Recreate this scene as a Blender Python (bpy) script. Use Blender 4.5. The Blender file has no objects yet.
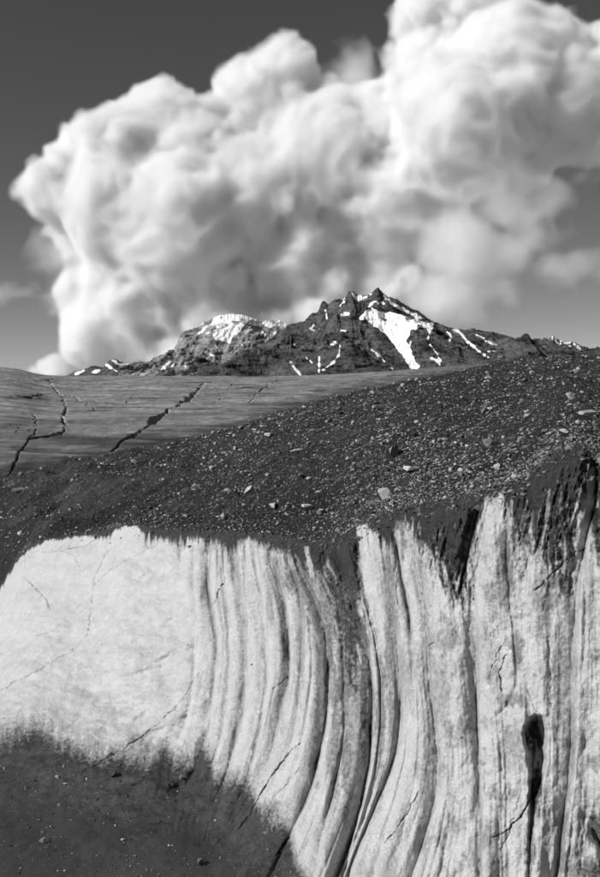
import bpy, bmesh, math, random
import numpy as np
from mathutils import Vector, Matrix, Euler
R = math.radians
random.seed(7); RS = np.random.RandomState(11)
sc = bpy.context.scene
col = sc.collection

# ---------------------------------------------------------------- camera
F, CX, CY = 940.0, 300.0, 438.5
PITCH = math.atan((CY - 375.5) / F)
cam = bpy.data.objects.new('camera', bpy.data.cameras.new('camera'))
col.objects.link(cam)
cam.location = (0, 0, 0)
cam.rotation_euler = (math.pi / 2 - PITCH, 0, 0)
cam.data.sensor_fit = 'VERTICAL'
cam.data.sensor_height = 24.0
cam.data.lens = 24.0 * F / 877.0
cam.data.clip_start = 0.1
cam.data.clip_end = 60000
sc.camera = cam

# ---------------------------------------------------------------- sky, sun, exposure
SUN = Vector((-0.78, -0.34, 0.58)).normalized()
SUN_EL = math.asin(SUN.z)
SUN_AZ = math.atan2(SUN.x, SUN.y)
w = bpy.data.worlds.new('World'); sc.world = w; w.use_nodes = True
nt = w.node_tree; nt.nodes.clear()
sky = nt.nodes.new('ShaderNodeTexSky'); sky.sky_type = 'NISHITA'; sky.sun_disc = False
sky.sun_elevation = SUN_EL; sky.sun_rotation = SUN_AZ
sky.air_density = 1.0; sky.dust_density = 0.35; sky.ozone_density = 2.0
sky.altitude = 2200
sep = nt.nodes.new('ShaderNodeSeparateColor')          # black-and-white film behind a red filter: only the red light counts
bg = nt.nodes.new('ShaderNodeBackground'); bg.inputs['Strength'].default_value = 0.058
wo = nt.nodes.new('ShaderNodeOutputWorld')
nt.links.new(sky.outputs[0], sep.inputs[0]); nt.links.new(sep.outputs[0], bg.inputs['Color'])
nt.links.new(bg.outputs[0], wo.inputs['Surface'])
sd = bpy.data.lights.new('sun', 'SUN'); sd.energy = 4.4; sd.angle = R(0.5); sd.color = (1, 1, 1)
sun = bpy.data.objects.new('sun', sd); col.objects.link(sun)
sun.rotation_euler = SUN.to_track_quat('Z', 'Y').to_euler()
sc.view_settings.view_transform = 'Standard'; sc.view_settings.look = 'None'
sc.view_settings.exposure = 0.05; sc.view_settings.gamma = 1.0
sc.render.engine = 'CYCLES'
cy = sc.cycles
cy.use_denoising = True
cy.max_bounces = 18; cy.diffuse_bounces = 3; cy.glossy_bounces = 2; cy.volume_bounces = 16
cy.transparent_max_bounces = 48; cy.use_adaptive_sampling = True; cy.adaptive_threshold = 0.03
cy.volume_max_steps = 256

# ---------------------------------------------------------------- helpers
CP, SP = math.cos(PITCH), math.sin(PITCH)
def ray(px, py):
    px = np.asarray(px, float); py = np.asarray(py, float)
    vx = px - CX; vu = CY - py
    dy = F * CP + vu * SP; dz = -F * SP + vu * CP
    return vx / dy, dz / dy                       # x and z per metre of depth
def at(px, py, Y):
    a, b = ray(px, py); Y = np.asarray(Y, float)
    return np.stack(np.broadcast_arrays(a * Y, Y, b * Y), -1)
def proj(P):
    x, y, z = P[..., 0], P[..., 1], P[..., 2]
    f = y * CP - z * SP; u = y * SP + z * CP
    return CX + F * x / f, CY - F * u / f
def itp(x, tab):
    """smooth curve through a table of (x, value)"""
    t = np.array(tab, float); X, V = t[:, 0], t[:, 1]
    m = np.gradient(V, X)
    x = np.clip(x, X[0], X[-1]); i = np.clip(np.searchsorted(X, x, 'right') - 1, 0, len(X) - 2)
    h = X[i + 1] - X[i]; s = (x - X[i]) / h
    return ((2*s**3 - 3*s**2 + 1) * V[i] + (s**3 - 2*s**2 + s) * h * m[i]
            + (-2*s**3 + 3*s**2) * V[i + 1] + (s**3 - s**2) * h * m[i + 1])
def sstep(a, b, x):
    t = np.clip((x - a) / (b - a), 0, 1); return t * t * (3 - 2 * t)
PERM = np.random.RandomState(5).permutation(4096).astype(np.int32)
GA = np.random.RandomState(6).rand(4096) * 2 * np.pi
GX, GY = np.cos(GA), np.sin(GA)
def pn(x, y, seed=0):
    """2-D gradient noise, about -1..1"""
    x, y = np.broadcast_arrays(np.asarray(x, float), np.asarray(y, float))
    xf = np.floor(x); yf = np.floor(y)
    fx = (x - xf).astype(np.float32); fy = (y - yf).astype(np.float32)
    xi = xf.astype(np.int32) + seed * 131; yi = yf.astype(np.int32)
    u = fx * fx * fx * (fx * (fx * 6 - 15) + 10); v = fy * fy * fy * (fy * (fy * 6 - 15) + 10)
    pa = PERM[xi & 4095]; pb = PERM[(xi + 1) & 4095]
    def g(p, b, dx, dy):
        h = PERM[(p + b) & 4095]
        return GXf[h] * dx + GYf[h] * dy
    y1 = yi + 1; gx = fx - 1; gy = fy - 1
    a = g(pa, yi, fx, fy); a += (g(pb, yi, gx, fy) - a) * u
    b = g(pa, y1, fx, gy); b += (g(pb, y1, gx, gy) - b) * u
    return (a + (b - a) * v) * 1.5
GXf = GX.astype(np.float32); GYf = GY.astype(np.float32)
def fbm(x, y, o=4, seed=0, gain=.5):
    s = 0; a = 1
    for k in range(o):
        s = s + a * pn(x * 2**k + 17.3 * k, y * 2**k - 9.1 * k, seed + k); a *= gain
    return s
def ridged(x, y, o=4, seed=0, gain=.5):
    s = 0; a = 1
    for k in range(o):
        s = s + a * (1 - np.abs(pn(x * 2**k + 7.3 * k, y * 2**k + 5.1 * k, seed + k)) * 2); a *= gain
    return s
def segdist(px, py, pts):
    """distance to a polyline and position 0..1 along it"""
    best = np.full(px.shape, 1e9); tt = np.zeros(px.shape)
    n = len(pts) - 1
    for i in range(n):
        (x0, y0), (x1, y1) = pts[i][:2], pts[i + 1][:2]
        dx, dy = x1 - x0, y1 - y0; L = dx * dx + dy * dy + 1e-9
        t = np.clip(((px - x0) * dx + (py - y0) * dy) / L, 0, 1)
        d = np.hypot(px - x0 - t * dx, py - y0 - t * dy)
        m = d < best; best = np.where(m, d, best); tt = np.where(m, (i + t) / n, tt)
    return best, tt
def inpoly(px, py, poly):
    """signed distance-like value, positive inside"""
    ins = np.zeros(px.shape, bool); n = len(poly)
    for i in range(n):
        x0, y0 = poly[i]; x1, y1 = poly[(i + 1) % n]
        if y0 == y1: continue
        c = ((y0 > py) != (y1 > py)) & (px < (x1 - x0) * (py - y0) / (y1 - y0) + x0)
        ins ^= c
    d, _ = segdist(px, py, list(poly) + [poly[0]])
    return np.where(ins, d, -d)
def grid_mesh(name, P, mat, attrs=None, flip=False, smooth=True):
    """P: rows x cols x 3"""
    r, c = P.shape[:2]
    me = bpy.data.meshes.new(name)
    me.vertices.add(r * c); me.vertices.foreach_set('co', P.reshape(-1).astype(np.float32))
    i = np.arange(r - 1)[:, None] * c + np.arange(c - 1)[None]
    q = np.stack([i, i + 1, i + c + 1, i + c], -1).reshape(-1, 4)
    if flip: q = q[:, ::-1]
    n = len(q)
    me.loops.add(n * 4); me.loops.foreach_set('vertex_index', q.reshape(-1).astype(np.int32))
    me.polygons.add(n); me.polygons.foreach_set('loop_start', np.arange(0, n * 4, 4, dtype=np.int32))
    me.update(calc_edges=True)
    if smooth: me.polygons.foreach_set('use_smooth', np.ones(n, bool))
    for k, v in (attrs or {}).items():
        a = me.attributes.new(k, 'FLOAT', 'POINT'); a.data.foreach_set('value', v.reshape(-1).astype(np.float32))
    me.materials.append(mat)
    o = bpy.data.objects.new(name, me); col.objects.link(o)
    return o
def structure(o): o['kind'] = 'structure'; return o
def tag(o, label, cat, group=None):
    o['label'] = label; o['category'] = cat
    if group: o['group'] = group
    return o
class NM:
    """small node-material builder"""
    def __init__(s, name, rough=.8, spec=.2):
        s.m = bpy.data.materials.new(name); s.m.use_nodes = True; s.t = s.m.node_tree; s.t.nodes.clear()
        s.out = s.t.nodes.new('ShaderNodeOutputMaterial'); s.b = s.t.nodes.new('ShaderNodeBsdfPrincipled')
        s.b.inputs['Roughness'].default_value = rough; s.b.inputs['Specular IOR Level'].default_value = spec
        s.t.links.new(s.b.outputs[0], s.out.inputs[0])
        s.tc = s.t.nodes.new('ShaderNodeTexCoord')
    def attr(s, n):
        a = s.t.nodes.new('ShaderNodeAttribute'); a.attribute_name = n; return a.outputs['Fac']
    def noise(s, scale, detail=4, rough=.55, stretch=None, dist=0):
        n = s.t.nodes.new('ShaderNodeTexNoise'); n.inputs['Scale'].default_value = scale
        n.inputs['Detail'].default_value = detail; n.inputs['Roughness'].default_value = rough
        n.inputs['Distortion'].default_value = dist
        v = s.tc.outputs['Object']
        if stretch:
            mp = s.t.nodes.new('ShaderNodeMapping'); mp.inputs['Scale'].default_value = stretch
            s.t.links.new(v, mp.inputs[0]); v = mp.outputs[0]
        s.t.links.new(v, n.inputs['Vector']); return n.outputs['Fac']
    def rng(s, v, a, b, c, d, clamp=True):
        n = s.t.nodes.new('ShaderNodeMapRange'); n.clamp = clamp
        for k, x in zip(('From Min', 'From Max', 'To Min', 'To Max'), (a, b, c, d)):
            n.inputs[k].default_value = x
        s.t.links.new(v, n.inputs['Value']); return n.outputs[0]
    def op(s, o, a, b):
        n = s.t.nodes.new('ShaderNodeMath'); n.operation = o
        for i, x in enumerate((a, b)):
            if isinstance(x, (int, float)): n.inputs[i].default_value = x
            else: s.t.links.new(x, n.inputs[i])
        return n.outputs[0]
    def color(s, v): s.t.links.new(v, s.b.inputs['Base Color'])
    def bump(s, v, strength=.5, dist=.02):
        n = s.t.nodes.new('ShaderNodeBump'); n.inputs['Strength'].default_value = strength
        n.inputs['Distance'].default_value = dist
        s.t.links.new(v, n.inputs['Height']); s.t.links.new(n.outputs[0], s.b.inputs['Normal'])
# ---------------------------------------------------------------- unseen far land, brightened to bounce light onto the cloud undersides
m = NM('snowy_fill_lowland', .9, .1); m.color(m.rng(m.noise(.01, 6), .3, .7, .32, .52))
base = grid_mesh('ground', np.array([[(-30000, -30000, -75), (30000, -30000, -75)], [(-30000, 40000, -75), (30000, 40000, -75)]], float), m.m)
structure(base)

# ---------------------------------------------------------------- mountains
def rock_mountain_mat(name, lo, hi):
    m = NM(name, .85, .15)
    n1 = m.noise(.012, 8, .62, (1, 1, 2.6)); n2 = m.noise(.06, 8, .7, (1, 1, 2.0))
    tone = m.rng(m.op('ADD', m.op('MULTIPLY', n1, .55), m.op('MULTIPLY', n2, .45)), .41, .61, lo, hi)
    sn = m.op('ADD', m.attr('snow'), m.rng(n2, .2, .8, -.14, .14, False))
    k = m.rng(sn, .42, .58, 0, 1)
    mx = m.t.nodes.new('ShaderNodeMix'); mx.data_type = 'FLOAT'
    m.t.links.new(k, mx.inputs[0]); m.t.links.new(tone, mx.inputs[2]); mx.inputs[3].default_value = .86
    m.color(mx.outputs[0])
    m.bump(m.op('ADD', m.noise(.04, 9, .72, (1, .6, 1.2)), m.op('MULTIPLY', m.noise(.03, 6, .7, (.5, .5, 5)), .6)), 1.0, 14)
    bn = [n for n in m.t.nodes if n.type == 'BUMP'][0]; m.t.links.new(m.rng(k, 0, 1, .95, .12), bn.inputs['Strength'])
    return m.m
def mountain(name, ridge, Dr, Df, px0, px1, mat, snow, seed, step=.45, rows=230, spur=55., base_py=378, back=500, crag=7.):
    px = np.arange(px0, px1, step); t = np.linspace(0, 1, rows)[:, None]
    pyr = itp(px, ridge)
    jag = 1.1 * pn(px / 4.2, px * 0, seed) + .8 * pn(px / 1.7, px * 0 + 3, seed + 1)
    A, Bz = ray(px, pyr); zr = Bz * Dr; zj = ray(px, pyr + jag)[1] * Dr - zr                                 # ridge heights
    xr = A * Dr
    zb = at(px, px * 0 + base_py + 6, Df)[..., 2]
    Y = Df + (Dr - Df) * t + 0 * px[None]
    # spurs lean to one side on their way down
    X = xr[None] * (1 - .0 * (1 - t)) * (Y / Dr)
    sx = X / 330. + (1 - t) * 1.1 * np.sin(X / 700. + seed)
    rid = ridged(sx, Y / 900. + seed, 6, seed, .47)
    prof = .72 * t + .28 * t ** 2.4
    Z = zb[None] + (zr - zb)[None] * prof + rid * spur * (t * (1 - t) * 3.2) ** .8 - spur * .5 * np.sin(np.pi * t)
    Z = Z + crag * .5 * fbm(X / 45., Z / 20. + Y / 70., 4, seed + 9, .6) * np.clip((1 - t) * 6, 0.0, 1) * np.clip(t * 5, 0, 1)
    Z = Z + zj[None] * sstep(.86, 1, t)
    Y2 = Y + 0.7 * crag * ridged(X / 110. + Z / 130., Z / 26., 5, seed + 4, .6) * np.clip((1 - t) * 8, 0, 1)
    P = np.stack([X, Y2, Z], -1)
    # back side
    tb = np.linspace(.02, 1, 40)[:, None]
    Bk = np.stack([xr[None] + 0 * tb, Dr + back * tb + 0 * xr[None], (zr + zj)[None] - (zr - zb)[None] * tb ** .8 + 12 * fbm(xr[None] / 80., tb * 4, 3, seed) * tb], -1)
    P = np.concatenate([P, Bk], 0)
    # snow lies in hollows given in metres across and up this mountain's front
    k = 3300. / P[..., 1]; qx, qz = P[..., 0] * k, P[..., 2] * k
    S = np.full(P.shape[:2], -1.0)
    wob = 5 * fbm(qx / 22., qz / 22., 3, seed + 20)
    for poly in snow:
        if len(poly) > 2 and poly[0] != 'line':
            pts = [tuple(at(a, b, 3300.)[[0, 2]]) for a, b in poly]
            d = inpoly(qx, qz, pts) + wob
        else:
            wd = poly[1] * 3.1; pts = [tuple(at(a, b, 3300.)[[0, 2]]) for a, b in poly[2]]
            d0, tt = segdist(qx, qz, pts); d = wd * (1 - .5 * np.abs(tt - .5)) - d0 + wob * 1.1
        S = np.maximum(S, np.clip(d / 6., -1, 1))
    lat = fbm(P[..., 0] / 70., P[..., 2] / 45., 5, seed + 30)
    hi = np.clip((qz - 90) / 120, 0, 1)
    S = np.maximum(S, np.clip((lat - 1.02 + .32 * hi) * 4, -1, 1))
    rn = (rid - rid.mean()) / rid.std(); kf = P.shape[0] - 40
    S[:kf] = np.maximum(S[:kf], np.clip((lat[:kf] * .55 - rn * .55 - 1.12 + .30 * hi[:kf]) * 4, -1, 1))
    S[-38:] = np.maximum(S[-38:], .2)
    o = grid_mesh(name, P, mat, {'snow': .5 + .5 * S})
    return structure(o)
ridge_main = [(195,386),(215,379),(235,368),(255,352),(275,336),(290,326),(301,324),(311,321),(318,319),(322.5,308),(328,311),(335,304),(345,298),(352,291),(357,294.5),(362,295),(371,294),(378,288),(383,294),(396,300.5),(410,309),(420,313.5),(430,320),(450,327.5),(462,330),(475,333),(488,339),(500,345),(514,349),(530,354),(560,362),(600,372),(640,380)]
snow_main = [
 [(362,314),(372,309),(385,312),(400,314),(412,319),(428,321),(434,323),(432,329),(420,327),(410,331),(407,340),(411,350),(414,358),(420,368),(411,369),(404,358),(397,349),(389,338),(380,330),(368,322),(360,319)],
 ['line',1.6,[(384,296),(393,304),(402,309),(414,315),(424,319)]], ['line',1.1,[(371,294),(364,298),(358,301)]],
 ['line',.9,[(352,293),(358,298)]], ['line',1.0,[(326,311),(327,319)]], ['line',1.2,[(340,345),(339,355),(332,363),(323,370)]],
 ['line',1.1,[(332,363),(338,356)]], ['line',.9,[(319,357),(319,373)]], ['line',1.3,[(290,362),(296,370),(300,375)]],
 ['line',1.0,[(368,346),(376,353),(386,363),(393,370)]], ['line',.9,[(411,340),(409,350)]], ['line',1.2,[(424,322),(430,332),(428,338)]],
 ['line',1.4,[(446,330),(451,336),(450,341)]], ['line',1.3,[(455,329),(468,341),(480,352),(488,357)]], ['line',.9,[(430,345),(436,352),(440,360)]],
 ['line',1.3,[(432,358),(438,362),(441,368)]], ['line',1.2,[(474,334),(484,338)]], ['line',1.0,[(486,341),(496,345)]], ['line',.9,[(338,330),(346,331)]],
 ['line',.9,[(329,343),(333,345)]], ['line',.8,[(344,301),(340,306)]], ['line',.8,[(313,325),(317,327)]], ['line',.7,[(298,330),(301,328)]],['line',.8,[(306,357),(312,363)]]]
ridge_left = [(120,372),(145,366),(160,360.7),(168,358),(174,355),(177,347.7),(180.6,336.8),(188,331),(197,327),(207,321),(218.5,315.5),(226,314.5),(233.7,314),(246.7,316),(255,319),(262,321.7),(268,320),(276,320.5),(283.5,321.7),(292,328),(305,336),(330,350),(360,365),(390,378)]
snow_left = [
 [(215,322),(226,315),(235,316),(250,318),(246,324),(240,331),(234,336),(230,343),(222,341),(214,340),(213,333),(216,328)],
 ['line',1.2,[(199,333),(207,327),(215,321)]], ['line',1.6,[(205,352),(214,356)]], ['line',1.0,[(216,346),(220,351)]], ['line',1.2,[(247,333),(251,329)]],
 ['line',1.0,[(261,331),(267,336)]], ['line',1.3,[(274,333),(280,329),(285,328)]], ['line',.8,[(242,345),(244,348)]], ['line',1.0,[(228,368),(228,375)]],
 ['line',.9,[(184,366),(188,369)]], ['line',1.0,[(160,371),(170,361)]], ['line',1.0,[(246,355),(258,352)]], ['line',.9,[(270,362),(278,354)]], ['line',.8,[(282,348),(290,341)]],['line',.8,[(170,368),(174,364)]]]
ridge_far = [(20,384),(50,380),(68,375),(76,371),(85,369),(94,366),(102,367),(112,359),(120,361),(127,364),(135,362.5),(145,362),(160,363),(185,369),(215,380)]
snow_far = [['line',1.6,[(112,360),(122,366),(132,370)]], ['line',1.5,[(106,364),(116,371)]], ['line',1.2,[(128,366),(136,372),(146,366)]], ['line',1.0,[(92,372),(100,370)]],
 ['line',1.2,[(76,374),(84,371)]], ['line',1.0,[(140,373),(150,368)]], ['line',.9,[(120,364),(130,364)]]]
ridge_right = [(480,362),(500,353),(513,349),(522,349),(527,345),(533,342),(540,341),(545,338),(549,339),(552,335.5),(556,338),(563,341),(575,342.5),(582,346),(590,348),(600,347),(615,349),(640,356),(680,353),(720,364),(760,375)]
snow_right = [['line',1.8,[(553,338),(556,342),(562,345)]], ['line',1.4,[(560,342),(570,343)]], ['line',1.2,[(575,344),(580,349)]], ['line',1.4,[(524,350),(528,347)]], ['line',1.0,[(546,346),(552,347)]]]
MR = rock_mountain_mat('dark_mountain_rock', .012, .18)  # rock tone, darkened further to stand for near-black shadow faces
MR2 = rock_mountain_mat('pale_mountain_rock', .13, .50)
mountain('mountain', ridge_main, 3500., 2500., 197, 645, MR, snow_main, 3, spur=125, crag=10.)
mountain('mountain', ridge_left, 3900., 3000., 118, 392, MR2, snow_left, 8, spur=75, crag=9.)
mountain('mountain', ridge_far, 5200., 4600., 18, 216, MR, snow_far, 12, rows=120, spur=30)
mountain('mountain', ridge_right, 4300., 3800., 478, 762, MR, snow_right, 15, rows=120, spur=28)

# ---------------------------------------------------------------- the glacier plain behind
EDGE = [(-250,360),(-60,363),(0,367),(15,368.5),(40,374),(70,376),(100,375.8),(200,376),(300,375.5),(375,372),(430,368),(475,364.5),(540,361),(700,352),(900,345)]
def plain_z(X, Y, px):
    s = np.clip((Y - 45.) / 855., 0, 1.25)
    ze = ray(px, itp(px, EDGE))[1] * 900.
    z = -5.6 + (ze + 5.6) * s
    return z - np.clip(Y - 900., 0, 1e9) * .05
CREV = [([(203,386),(198,391),(190,398),(182,403),(172,409),(163,415),(152,421),(150,425),(142,430),(133,437),(122,443),(112,450)], [3.2,2.2,3.8,2.4,1.6,3.6,4.2,1.6,3.8,3.2,2.0,2.2]),
        ([(48,381),(55,390),(60,395),(65,403),(66,410),(62,418),(66,425),(62,433),(50,436),(30,439),(24,446),(18,457),(12,467),(8,476)], [.9,1.2,2.4,1.4,1.2,1.8,2.2,2.6,1.2,1.6,1.8,2.6,3.2,2.4]),
        ([(10,397),(25,398),(45,396),(60,397)], [1.0,1.8,2.4,1.4]), ([(66,395),(84,402),(96,412)],[.7,.5,.2]),([(235,384),(222,396),(214,404)],[.3,.4,.3]),([(30,439),(38,428),(34,414)],[.6,.5,.3]),([(280,380),(262,390),(250,402)],[.3,.4,.3])]
yy = np.concatenate([np.geomspace(34, 900, 620), np.linspace(905, 1300, 12)])
pp = np.concatenate([np.linspace(-700, -60, 80), np.arange(-59, 660, .8), np.linspace(661, 1800, 120)])
YY, PP = np.meshgrid(yy, pp, indexing='ij')
XX = (PP - CX) / F * YY
ZZ = plain_z(XX, YY, PP)
und = fbm(XX / 60., YY / 9., 4, 40) * .22 * np.clip(YY / 120., .4, 3) + fbm(XX / 9., YY / 2.5, 3, 44) * .13 * np.clip(YY / 80., .6, 4)
ZZ += und * (1 - .6 * sstep(600, 900, YY))
qx, qy = proj(np.stack([XX, YY, plain_z(XX, YY, PP)], -1))
cut = np.zeros_like(ZZ)
for pts, wd in CREV:
    d, t = segdist(qx + 2.2 * fbm(XX / 3., YY / 6., 3, 51), qy * 1.0 + .8 * fbm(XX / 3., YY / 6., 3, 52), pts)
    wdt = np.interp(t, np.linspace(0, 1, len(wd)), wd) * .62 * np.clip(.75 + 1.3 * pn(XX / 7. + 5, YY / 14., 53), .12, 1.5)
    cut = np.maximum(cut, np.clip(1.25 - d / wdt, 0, 1))
ZZ -= cut * np.clip(YY / 60., .5, 3) * 1.2
band = fbm(XX / 20., np.log(YY) * 26., 5, 60, .65); band2 = fbm(XX / 12., np.log(YY) * 120., 3, 63, .6)
tone = .25 + .075 * band + .035 * band2 + .05 * fbm(XX / 14., YY / 14., 4, 64, .6)
tone = tone * (1 - .45 * sstep(.25, .9, fbm(XX / 30., np.log(YY) * 9., 3, 66)))
for (ax, ay, rx, ry, k) in [(28,398,30,3.5,.75),(45,381,20,2,.5),(60,436,40,3,.5),(30,450,30,6,.55),(255,376.5,26,1.2,.75),(250,389,20,2,.65),(100,440,40,5,.35),(25,468,25,9,.5),(140,436,26,4,.4),(10,425,20,3,.4),(205,404,20,2,.3)]:
    e = np.hypot((qx - ax) / rx, (qy - ay) / ry) + .5 * fbm(XX / 6., np.log(YY) * 30, 3, 70)
    tone = tone * (1 - k * sstep(1.1, .2, e))
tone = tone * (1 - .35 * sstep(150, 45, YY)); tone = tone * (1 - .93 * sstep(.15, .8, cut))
# rock litter near the debris slope
edge_d = itp(qx, [(-300,480),(0,477),(50,464),(100,453),(150,445),(210,435),(300,405),(400,383),(600,355),(900,340)]) - qy
tone = tone * (1 - .7 * sstep(14, -2, edge_d + 7 * fbm(XX / 4., YY / 3., 3, 74)))
m = NM('glacier_plain_ice', .75, .2)
nn = m.noise(.9, 8, .7, (1, .5, 1)); 
c = m.op('MULTIPLY', m.attr('tone'), m.rng(nn, .3, .7, .50, 1.5))
c = m.op('MULTIPLY', c, m.rng(m.noise(.12, 8, .7, (.5, 1.6, 1)), .3, .7, .65, 1.35))
m.color(c); m.bump(nn, .7, .35)
structure(grid_mesh('glacier', np.stack([XX, YY, ZZ], -1), m.m, {'tone': np.clip(tone, .02, .6)}, flip=False))

# ---------------------------------------------------------------- muddy ground in front of the ice
def ground_z(X, Y):
    return -4.75 + .085 * X + .02 * (Y - 9) + .10 * pn(X / 2.7, Y / 2.7, 80)
def ground_hit(px, py):
    a, b = ray(px, py); Y = -4.6 / b
    for _ in range(12): Y = ground_z(a * Y, Y) / b
    return Y
gx = np.concatenate([np.linspace(-60, -13, 60), np.arange(-12.9, 8, .035), np.linspace(8.2, 30, 30)])
gy = np.concatenate([np.linspace(-40, 5.6, 70), np.arange(5.7, 22, .04), np.linspace(22.3, 60, 50)])
GY2, GX2 = np.meshgrid(gy, gx, indexing='ij')
rill = fbm(GX2 / .5 + GY2 / 1.6, GX2 / 3. - GY2 / .9, 4, 84)
GZ = ground_z(GX2, GY2) + .018 * rill + .010 * fbm(GX2 / .12, GY2 / .12, 3, 86)
GZ = np.where(GY2 > 20, GZ - (GY2 - 20) * .25, GZ)
m = NM('wet_glacial_mud', .62, .35)
sp = m.noise(26, 3, .8); big = m.noise(1.1, 6, .6)
c = m.rng(big, .3, .7, .030, .062)
c = m.op('ADD', c, m.rng(sp, .66, .82, 0, .18))
m.color(c); m.bump(m.noise(14, 8, .7), .6, .03)
MUD = m.m
structure(grid_mesh('muddy_ground', np.stack([GX2, GY2, GZ], -1), MUD))
# ---------------------------------------------------------------- the ice wall
LIP = [(-260,640),(-120,625),(-40,608),(-5,592),(10,568),(25,550),(45,539),(70,535),(100,531),(130,524),(150,527),(170,530),(200,531),(235,531),(265,534),(300,538),(325,540),(345,534),(362,524),(380,516),(400,509),(430,502),(455,497),(480,491),(505,484),(525,477),(540,464),(552,453),(564,446),(578,444),(592,447),(605,454),(640,462),(760,455),(900,450)]
DLIP = [(-260,24),(-120,22),(0,19.5),(60,18),(130,16),(200,14.2),(270,12.6),(330,11.4),(400,10.4),(480,9.5),(560,8.75),(600,8.5),(680,8.0),(900,7.0)]
TOE = [(-260,700),(-120,712),(0,735),(50,758),(100,774),(150,784),(200,790),(230,812),(260,842),(290,880),(320,930),(340,970),(900,1000)]
wx = np.concatenate([np.arange(-250, 640, .8), np.linspace(641, 1500, 330)]); PYB = 985.
wv = np.linspace(0, 1, 560)
WX, WV = np.meshgrid(wx, wv, indexing='xy')
lip0 = itp(wx, LIP); lip = lip0 + 1.6 * pn(wx / 7., wx * 0, 90) + 1.0 * pn(wx / 2.6, wx * 0, 91)
WY = lip[None] + (PYB - lip[None]) * WV
def wall_depth(px, py, lipy):
    Dl = itp(px[:1], DLIP); toe = itp(px[:1], TOE) + 20
    Dg = ground_hit(px[:1], np.minimum(toe, 960.)) + .02
    tt = (py - lipy) / (np.maximum(toe - lipy, 1))
    right = sstep(180, 420, px[:1])
    D_left = Dl + (Dg - Dl) * (1 - (1 - np.clip(tt, 0, 1)) ** 1.25)
    nl_ = int(np.searchsorted(px[0], 430)); Dq = np.full(px.shape, 99.)
    a_, b_ = ray(px[:, :nl_], py[:, :nl_]); Y_ = -4.6 / np.minimum(b_, -.12)
    for _ in range(5): Y_ = ground_z(a_ * Y_, Y_) / np.minimum(b_, -.12)
    Dq[:, :nl_] = np.clip(Y_, 5, 60)
    kq = .30; mn = np.minimum(D_left, Dq); D_left = mn - kq * np.log(np.exp(-(D_left - mn) / kq) + np.exp(-(Dq - mn) / kq)) + .10 * sstep(20, 70, py - toe)
    Dr_bot = itp(px[:1], [(100,8.9),(250,8.6),(330,8.3),(400,8.2),(480,8.0),(560,7.75),(650,7.5),(900,6.4)])
    td = (py - lipy) / (877. - lipy)
    D_right = Dl - .35 * (1 - np.exp(-np.maximum(td, 0) / .035)) + (Dr_bot - Dl + .35) * (.35 * td + .65 * np.clip(td, 0, 9) ** 1.9)
    return D_left * (1 - right) + D_right * right
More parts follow.
